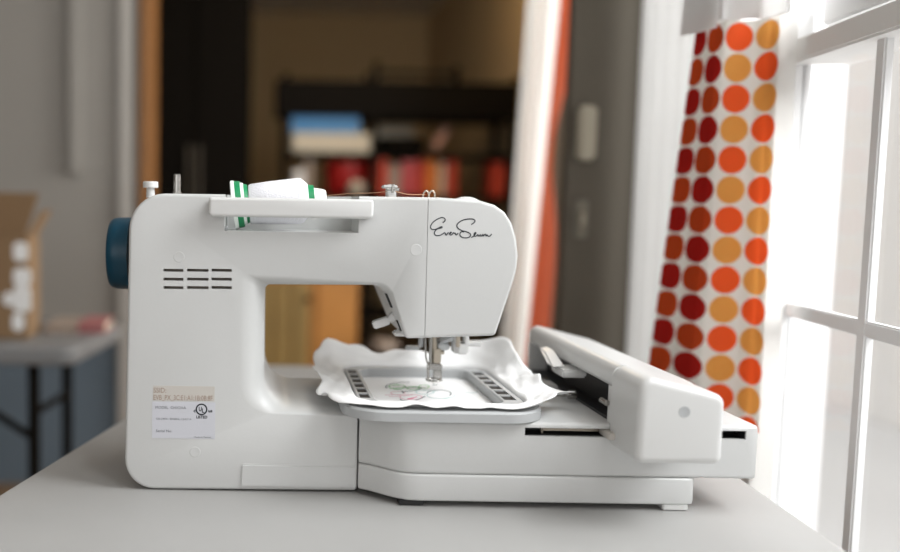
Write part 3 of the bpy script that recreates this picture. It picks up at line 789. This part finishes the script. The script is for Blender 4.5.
# t: 0 front-left corner -> front -> front-right (.25) -> right side -> rear-right (.5..) -> rear -> rear-left (.75..) -> left
# width of the loose edge, its height above the hoop
keys = [(.0, .028, -.003), (.04, .019, .000), (.12, .0165, .000), (.20, .017, .000), (.245, .022, .003), (.275, .030, .006), (.312, .058, .005), (.345, .036, .010), (.42, .031, .014), (.47, .030, .024), (.505, .030, .034), (.545, .027, .028), (.58, .023, .018), (.62, .023, .012), (.67, .022, .016), (.71, .022, .012), (.735, .028, .016), (.751, .046, .028), (.768, .040, .019), (.79, .040, .012), (.84, .036, .009), (.90, .037, .005), (.95, .040, .001), (.98, .034, -.002)]
b = B(); rows = []
fr = [0, .06, .14, .25, .38, .52, .66, .8, .92, 1]
for i in range(NN):
    t = i / NN; wd, ht = pl(t, keys); row = []
    front = min(1, max(0, 1 - abs(t - .125) / .125) * 2.4)
    start = .0011 - .0131 * front
    for k, f in enumerate(fr):
        d = start + (wd - start) * f
        g = (1 - .7 * front)
        wob = (.0035 * math.sin(t * 14 * math.pi + 2) + .0015 * math.sin(t * 34 * math.pi)) * f * g
        q = around(t, d + wob)
        lift = .0146 - .0105 * front * max(0, 1 - f / .2) ** 1.5
        bumps = .0034 * math.sin(t * 16 * math.pi + 1.2 * math.sin(t * 6 * math.pi) + f * 1.5) * f * g + .0014 * math.sin(t * 38 * math.pi + f * 9) * f + .0014 * math.sin(t * 24 * math.pi - f * 14) * math.sin(f * math.pi)
        z = HZ + lift + (ht * f ** 1.3 if ht > 0 else ht * max(0, (f - .6) / .4)) + bumps * min(1, f * 3)
        lo = HZ + .0138 - .0118 * min(1, max(0, (d - .022) / .009))
        if front > 0 and f < .25: lo = HZ + .003
        if k == 0 and front < .3: z = lo = HZ + .0095
        row.append(b.verts.new((q.x, q.y, max(z, lo))))
    rows.append(row)
for i in range(NN):
    A, Bq = rows[i], rows[(i + 1) % NN]
    for k in range(len(fr) - 1): b.faces.new((A[k], A[k + 1], Bq[k + 1], Bq[k]))
le = obj('loose_edge', b, 'cloth', cl, smooth=180)
md = le.modifiers.new('thickness', 'SOLIDIFY'); md.thickness = .0005; md.offset = 1
# the stitched motif
EZ = FZ + .0007
def E(px, py): return G(px, py, EZ)
def motif(name, m_, strokes, r_=.0005):
    b = B()
    for st in strokes: tube(b, [E(*p) for p in st], r_, 6, 4, flat=Vector((0, 0, 1)))
    obj(name, b, m_, cl, smooth=0)
def oval(cx_, cy_, a, c, n=14, ph=0, s=0, e=1): return [(cx_ + a * math.cos(ph + 2 * math.pi * (s + (e - s) * k / n)), cy_ + c * math.sin(ph + 2 * math.pi * (s + (e - s) * k / n))) for k in range(n + 1)]
motif('leaf_stitching', 'egreen', [oval(397, 386.6, 8, 2.2), [(390, 388.5), (398, 387.6), (408, 387.3), (419, 387)], [(394, 389.6), (401, 389.2)], [(393, 385.2), (401, 384.8)], oval(413, 388, 6, 1.6), oval(424, 386.5, 5, 1.5)], .0007)
motif('pale_petal_stitching', 'epale', [[(385, 395.2), (392, 394.6), (401, 395.2)], [(389, 396.3), (399, 396.3)], oval(411, 397, 11, 2.6), [(404, 396), (412, 395)]], .0007)
motif('petal_stitching', 'epink', [[(408, 398.8), (413, 397.8), (417, 396.8)], [(407.5, 399.2), (413.5, 398.4)]], .0007)
motif('outline_stitching', 'egrey', [oval(404, 386.8, 18, 4.6, 22, 0, .05, .3)], .0007)
motif('outline_stitching', 'egrey', [oval(404, 386.8, 18, 4.6, 22, 0, .45, .8)], .0007)
motif('outline_stitching', 'egrey', [oval(439, 393.5, 12, 3.6, 18, 0, .52, 1.08)], .0007)
motif('dark_stitching', 'egrey', [[(402, 391), (403.7, 393)]], .0009)
motif('dark_stitching', 'egrey', [[(404.6, 386.3), (406, 387.2)]], .0009)
motif('dark_stitching', 'egrey', [[(433, 385.0), (437, 384.3)]], .0009)
motif('petal_stitching', 'eteal', [oval(425, 392, 9, 2.2)], .0006)
motif('petal_stitching', 'epale', [oval(398, 393, 7, 1.7)], .0006)
motif('curl_stitching', 'egrey', [[(400.2, 399), (402, 400.2), (408, 400.6)]], .0008)
motif('curl_stitching', 'egrey', [[(425, 396.2), (421, 398.4), (416, 400)]], .0007)
motif('pale_outline_stitching', 'eteal', [oval(441, 395, 14, 3.6, 20, 0, 0, .5), [(423, 390.5), (430, 391.2), (438, 390.6)], [(430, 397.6), (440, 398.6), (449, 397.5)], [(463, 392), (472, 393), (478, 392)]], .0005)

# ================================================================== THREAD SPOOL
spl = empty('thread_spool', 'cone of white thread with green rimmed ends lying behind the carry handle', 'thread spool', (W(270, 208, .938).x, .938, RZ))
c0 = W(234.6, 205.0, .938); ax = (W(327, 199.3, .938) - c0).normalized()
sc_ = .00102
ax2 = (W(327, 193.5, .938) - c0).normalized()
def sp(name, prof, mt): b = B(); lathe(b, c0, ax2 if prof[-1][0] < 250 else ax, [((x - 232) * sc_, r_ * sc_) for x, r_ in prof], 40); obj(name, b, mt, spl)
sp('flange', [(230.2, 24), (231, 25), (234, 24.6), (234.6, 23)], 'spoolw')
sp('green_rim', [(234.4, 24.2), (240, 23.2), (240.2, 21)], 'green')
sp('inner_flange', [(240, 22.0), (243, 21.0), (243.4, 19)], 'spoolw')
sp('green_rim', [(243.2, 20.4), (247, 18.8), (247.3, 17)], 'green')
sp('thread_winding', [(247, 19.0), (249, 20.3), (270, 22), (298, 23.4), (301, 22.6), (307, 17), (307.2, 15)], 'thread')
sp('green_rim', [(306.8, 16.2), (313, 15.2), (313.2, 12)], 'green')
sp('end_cap', [(313, 12.5), (321, 11), (325, 9.5), (325.6, 7)], 'spoolw')
b = B()
tube(b, [W(324, 196, .938), W(350, 193.6, .936), W(372, 193.0, .932), W(387, 191.5, .9235)], .0003, 5, 4)
tube(b, [W(395.5, 191.5, .9235), W(408, 194.4, .93), W(425, 194.6, .945)], .0004, 5, 4)
obj('loose_thread', b, 'tanthread', spl, label='tan thread running to the guide')

# ================================================================== FOLDING TABLE, BOX
ft = empty('folding_table', 'grey plastic folding table with black legs against the grey wall', 'table', (-.9, 2.2, 0))
FZ_ = .703
p1, p2 = (-.425, 1.98), (-.375, 2.42)
b = B(); prism(b, rpoly([(-1.6, 2.02, .03), (p1[0], p1[1], .05), (p2[0], p2[1], .05), (-1.6, 2.46, .03)]), FZ_ - .04, FZ_, .008); obj('table_top', b, 'tablegrey', ft)
x1, x2_ = W(34, 400, 2.05).x, W(62, 400, 2.3).x
for x, y in ((x1, 2.05), (x2_, 2.36), (-1.45, 2.07), (-1.43, 2.38)):
    b = B(); rod(b, (x, y, 0), (x, y, FZ_ - .04), .014); obj('leg', b, 'blackmetal', ft)
b = B(); rod(b, (x1, 2.05, .54), (x2_, 2.36, .52), .009); rod(b, (x1, 2.05, .48), (x1 - .3, 2.1, FZ_ - .05), .009); obj('brace', b, 'blackmetal', ft)
bx = empty('cardboard_box', 'brown cardboard box with white stickers, standing on the grey folding table', 'box', (-.75, 2.2, FZ_))
x0, x1b = -1.05, W(27, 260, 2.1).x
zt_ = W(20, 236, 2.1).z
b = B(); box(b, x0, x1b, 2.1, 2.22, FZ_ + .0005, zt_, .003); obj('carton', b, 'card', bx)
b = B(); hexa(b, [(x0, 2.1, zt_), (x1b - .004, 2.1, zt_), (x1b - .004, 2.105, zt_), (x0, 2.105, zt_)], [(x0, 2.085, zt_ + .105), (x1b + .032, 2.085, zt_ + .10), (x1b + .032, 2.09, zt_ + .10), (x0, 2.09, zt_ + .105)]); obj('flap', b, 'card', bx)
b = B(); hexa(b, [(x1b - .004, 2.11, zt_), (x1b, 2.11, zt_), (x1b, 2.21, zt_), (x1b - .004, 2.21, zt_)], [(x1b + .030, 2.115, zt_ + .06), (x1b + .034, 2.115, zt_ + .06), (x1b + .034, 2.205, zt_ + .06), (x1b + .030, 2.205, zt_ + .06)]); obj('flap', b, 'card', bx)
for (a, c, d, e) in ((13, 242, 28, 261), (13, 268, 31, 286), (3, 292, 14, 306), (13, 286, 31, 312), (12, 313, 24, 331)):
    p, q = W(a, c, 2.098), W(d, e, 2.098); b = B(); prism(b, rpoly([(p.x, q.z, .012), (q.x, q.z, .012), (q.x, p.z, .012), (p.x, p.z, .012)]), 2.0975, 2.1, 0, 'y'); obj('sticker', b, 'white', bx, label='white sticker')
def book(name, label, cat, x0, x1, y0, y1, z0, z1, cover, pages='cream', group=None, spine=True):
    t = empty(name, label, cat, ((x0 + x1) / 2, (y0 + y1) / 2, z0), group)
    e_ = min(.004, (z1 - z0) * .2)
    b = B(); box(b, x0, x1, y0, y1, z0, z0 + e_); box(b, x0, x1, y0, y1, z1 - e_, z1); box(b, x0, x1, y0, y0 + e_, z0 + e_, z1 - e_); obj('cover', b, cover, t)
    b = B(); box(b, x0 + .004, x1 - .004, y0 + e_, y1 - .004, z0 + e_, z1 - e_); obj('pages', b, pages, t)
    return t
book('booklet', 'tan paper booklet lying flat on the folding table beside the cardboard box', 'booklet', W(48, 325, 2.25).x, W(80, 325, 2.25).x, 2.2, 2.36, FZ_ + .0003, FZ_ + .022, 'tan', group='booklets on the folding table')
book('booklet', 'pink booklet lying near the corner of the grey folding table', 'booklet', W(82, 325, 2.27).x, W(108, 325, 2.27).x, 2.22, 2.36, FZ_ + .0003, FZ_ + .026, 'pink', group='booklets on the folding table')

# ================================================================== DARK ROOM BEYOND THE DOORWAY
RY = 4.4
def rx_(px, Y=RY): return XP(px, Y)
def rz(py, Y=RY): return W(300, py, Y).z
# tall black cabinet
cab = empty('tall_cabinet', 'tall black cabinet standing just inside the doorway', 'cabinet', (rx_(200), 4.6, 0))
b = B(); box(b, rx_(140), rx_(248), 4.42, 4.9, 0, 2.2, .006); obj('body', b, 'blackmetal', cab)
b = B(); box(b, rx_(142), rx_(193), 4.40, 4.42, .06, 2.18, .004); d1 = obj('door', b, 'blackmetal', cab)
b = B(); rod(b, (rx_(189), 4.37, 1.0), (rx_(189), 4.37, 1.3), .008); rod(b, (rx_(189), 4.37, 1.02), (rx_(189), 4.405, 1.02), .006); rod(b, (rx_(189), 4.37, 1.28), (rx_(189), 4.405, 1.28), .006); obj('handle', b, 'wallo', d1)
b = B(); box(b, rx_(195), rx_(246), 4.40, 4.42, .06, 2.18, .004); d1 = obj('door', b, 'blackmetal', cab)
b = B(); rod(b, (rx_(199), 4.37, 1.0), (rx_(199), 4.37, 1.3), .008); rod(b, (rx_(199), 4.37, 1.02), (rx_(199), 4.405, 1.02), .006); rod(b, (rx_(199), 4.37, 1.28), (rx_(199), 4.405, 1.28), .006); obj('handle', b, 'wallo', d1)
# shelf unit
X0, X1 = rx_(284), rx_(510); SH = [.10, .50, rz(194), rz(152), rz(112)]
sh = empty('shelf_unit', 'black metal shelf unit loaded with books and boxes in the dark room', 'shelf', ((X0 + X1) / 2, 4.55, 0))
for x in (X0, rx_(372), X1):
    for y in (4.36, 4.74):
        top = rz(62) if x == rx_(372) else rz(75)
        b = B(); box(b, x - .014, x + .014, y - .014, y + .014, 0, top); obj('post', b, 'blackmetal', sh)
for z in SH:
    b = B(); box(b, X0 - .02, X1 + .02, 4.35, 4.76, z - .02, z); obj('shelf', b, 'blackmetal', sh)
b = B(); box(b, X0 - .05, X1 + .02, 4.352, 4.76, rz(112), rz(81), .004); obj('top_drawer_box', b, 'blackmetal', sh)
b = B(); box(b, rx_(372), rx_(452), 4.40, 4.42, rz(73), rz(69)); box(b, rx_(450), rx_(456), 4.40, 4.43, rz(90), rz(64)); obj('top_rail', b, 'blackmetal', sh)
e_ = .001
zs = SH[3]
g1 = 'boxes and books on the middle shelf'
book('storage_box', 'cream cardboard box lying flat under the blue book', 'box', rx_(292), rx_(369), 4.37, 4.65, zs + e_, rz(133), 'cream')
book('book', 'large blue book lying on top of the cream box', 'book', rx_(290), rx_(357), 4.375, 4.62, rz(133) + .002, rz(117), 'blue')
b = B(); lathe(b, (rx_(402), 4.50, zs + .001), (0, 0, 1), [(0, .06), (.01, .11), (.05, .125), (.075, .118), (.08, .10)], 32); single('round_tin', b, 'blackmetal', 'round black tin on the shelf beside the blue book', 'tin')
bs = empty('basket', 'cream woven basket behind the round black tin', 'basket', (rx_(402), 4.68, zs + .001))
b = B(); lathe(b, (rx_(402), 4.70, zs + .001), (0, 0, 1), [(0, .03), (.02, .045), (rz(120) - zs, .05), (rz(120) - zs, .045), (.03, .04)], 28, cap=False); box(b, rx_(380), rx_(420), 4.655, 4.74, zs + .085, rz(120), .01); obj('bowl', b, 'cream', bs)
b = B(); p, q = W(431, 149, 4.33), W(446, 118, 4.33)
rs = empty('rolled_paper', 'pinkish roll of paper leaning against the black shelf', 'paper roll', (p.x, 4.5, zs + .002))
rod(b, (rx_(433), 4.40, zs + .026), (rx_(446), 4.45, rz(119) - .035), .020, 20); obj('roll', b, 'pinkwood', rs)
zs = SH[2]
b = B(); lathe(b, (rx_(346, 4.6), 4.58, zs + .001), (0, 0, 1), [(0, .10), (.01, .105), (rz(154) - zs - .035, .118), (rz(154) - zs - .03, .124), (rz(154) - zs - .031, .114), (.02, .10)], 36); single('bucket', b, 'red', 'deep red plastic bucket on the shelf under the cream box', 'bucket')
b = B(); lathe(b, (rx_(356), 4.405, zs + .0), (0, 0, 1), [(.001, .012), (.012, .034), (.03, .042), (.055, .034), (.07, .012)], 24); single('yarn_ball', b, 'cream', 'cream ball of yarn before the red bucket', 'yarn')
x = 294
for wd, mt_, h_, lb in ((10, 'white', 24, 'slim white book standing at the end of the lower shelf, beside the red bucket'), (9, 'tan', 35, 'tan book standing between the white book and the red bucket')):
    b_ = empty('book', lb, 'book', (rx_(x + wd / 2), 4.46, zs + .001), 'books standing on the lower shelf'); b = B(); box(b, rx_(x), rx_(x + wd - 1), 4.38, 4.54, zs + .001, rz(194 - h_)); obj('cover', b, mt_, b_); b = B(); box(b, rx_(x) + .004, rx_(x + wd - 1) - .004, 4.385, 4.543, zs + .004, rz(194 - h_) + .001); obj('pages', b, 'cream', b_); x += wd
x = 378
for wd, mt_, h_, lb in ((9, 'redcloth', 36, 'bright red book standing next to the shelf post'), (13, 'tan', 30, 'short tan book standing between red books'), (16, 'red', 35, 'deep red book standing next to the short tan book'), (9, 'redcloth', 36, 'bright red book standing against the orange book'), (12, 'obook', 36.5, 'orange book standing in a row of red books'), (8, 'cream', 34, 'cream book standing beyond the orange book'), (11, 'redcloth', 36, 'red book standing between the cream book and a gap'),):
    b_ = empty('book', lb, 'book', (rx_(x + wd / 2), 4.46, zs + .001), 'books standing on the lower shelf'); b = B(); box(b, rx_(x), rx_(x + wd - .8), 4.38, 4.56, zs + .001, rz(194 - h_), .003); obj('cover', b, mt_, b_); b = B(); box(b, rx_(x) + .004, rx_(x + wd - .8) - .004, 4.385, 4.563, zs + .004, rz(194 - h_) + .001); obj('pages', b, 'cream', b_); x += wd
b_ = empty('book', 'lone red book standing at the far end of the shelf near the white curtain', 'book', (rx_(495), 4.46, zs + .001), 'books standing on the lower shelf'); b = B(); box(b, rx_(489), rx_(503), 4.38, 4.56, zs + .001, rz(159), .003); obj('cover', b, 'redcloth', b_); b = B(); box(b, rx_(490), rx_(502), 4.385, 4.563, zs + .004, rz(159) + .001); obj('pages', b, 'cream', b_)
# wooden chest seen through the throat
ch = empty('wooden_chest', 'amber wooden chest standing before the black shelves, seen through the machine opening', 'chest', (rx_(320, 3.9), 4.1, 0))
cz = rz(278, 3.9)
b = B(); box(b, rx_(255, 3.9), rx_(361, 3.9), 3.92, 4.30, .06, cz, .006); obj('carcass', b, 'wood', ch)
b = B(); box(b, rx_(253, 3.9), rx_(363, 3.9), 3.89, 4.32, cz, cz + .025, .006); obj('lid', b, 'wood', ch)
b = B()
for k in range(3): box(b, rx_(258 + k * 18.5, 3.9), rx_(275 + k * 18.5, 3.9), 3.90, 3.92, .10, cz - .02, .004)
dr = obj('slatted_door', b, 'wood2', ch)
b = B(); lathe(b, (rx_(310, 3.9), 3.90, .62), (0, -1, 0), [(0, .006), (.012, .006), (.016, .014), (.026, .012)], 16); obj('knob', b, 'blackmetal', dr)
b = B(); box(b, rx_(318, 3.9), rx_(359, 3.9), 3.90, 3.92, .10, cz - .02, .006); dr = obj('panel_door', b, 'wood', ch)
for x in (258, 357):
    b = B(); box(b, rx_(x, 3.9) - .02, rx_(x, 3.9) + .02, 3.94, 3.98, 0, .06); obj('foot', b, 'wood', ch)
# dark stool with a crumpled white bag beside the chest
sx, sy = rx_(400, 3.7), 3.75; sz_ = rz(352, 3.75)
st = empty('stool', 'small black stool standing beside the amber chest', 'stool', (sx, sy, 0))
b = B(); lathe(b, (sx, sy, sz_ - .03), (0, 0, 1), [(0, .12), (.005, .13), (.025, .13), (.03, .12)], 32); obj('seat', b, 'blackmetal', st)
for a in range(4):
    q = a * math.pi / 2 + .6; b = B(); rod(b, (sx + .13 * math.cos(q), sy + .13 * math.sin(q), 0), (sx + .09 * math.cos(q), sy + .09 * math.sin(q), sz_ - .03), .012); obj('leg', b, 'blackmetal', st)
b = B(); bmesh.ops.create_icosphere(b, subdivisions=3, radius=.05)
for v in b.verts: v.co = Vector((v.co.x * 1.2, v.co.y, v.co.z * .62)) * (1 + .18 * math.sin(v.co.x * 90 + v.co.y * 70) * math.sin(v.co.z * 80)) + Vector((sx - .045, sy - .03, sz_ + .033))
zmin = min(v.co.z for v in b.verts); bmesh.ops.translate(b, verts=b.verts, vec=(0, 0, sz_ + .001 - zmin))
single('crumpled_bag', b, 'tan', 'crumpled pale paper bag lying on the small black stool', 'bag')
# unseen ceiling lamp added to warm and brighten the far room
lp = empty('added_lamp', 'round ceiling lamp, unseen, added to light the dark room beyond the doorway', 'lamp', (.7, 3.75, H))
b = B(); lathe(b, (.7, 3.75, H), (0, 0, -1), [(0, .06), (.02, .06), (.021, .012), (.10, .012), (.101, .05), (.14, .10), (.17, .11)], 28, cap=False); obj('fitting', b, 'steel2', lp)
l = bpy.data.lights.new('warm_fill_bulb', 'POINT'); l.energy = 11; l.color = (1, .72, .40); l.shadow_soft_size = .05
lo = bpy.data.objects.new('warm_fill_bulb', l); COL.objects.link(lo); lo.location = (.7, 3.75, H - .2)
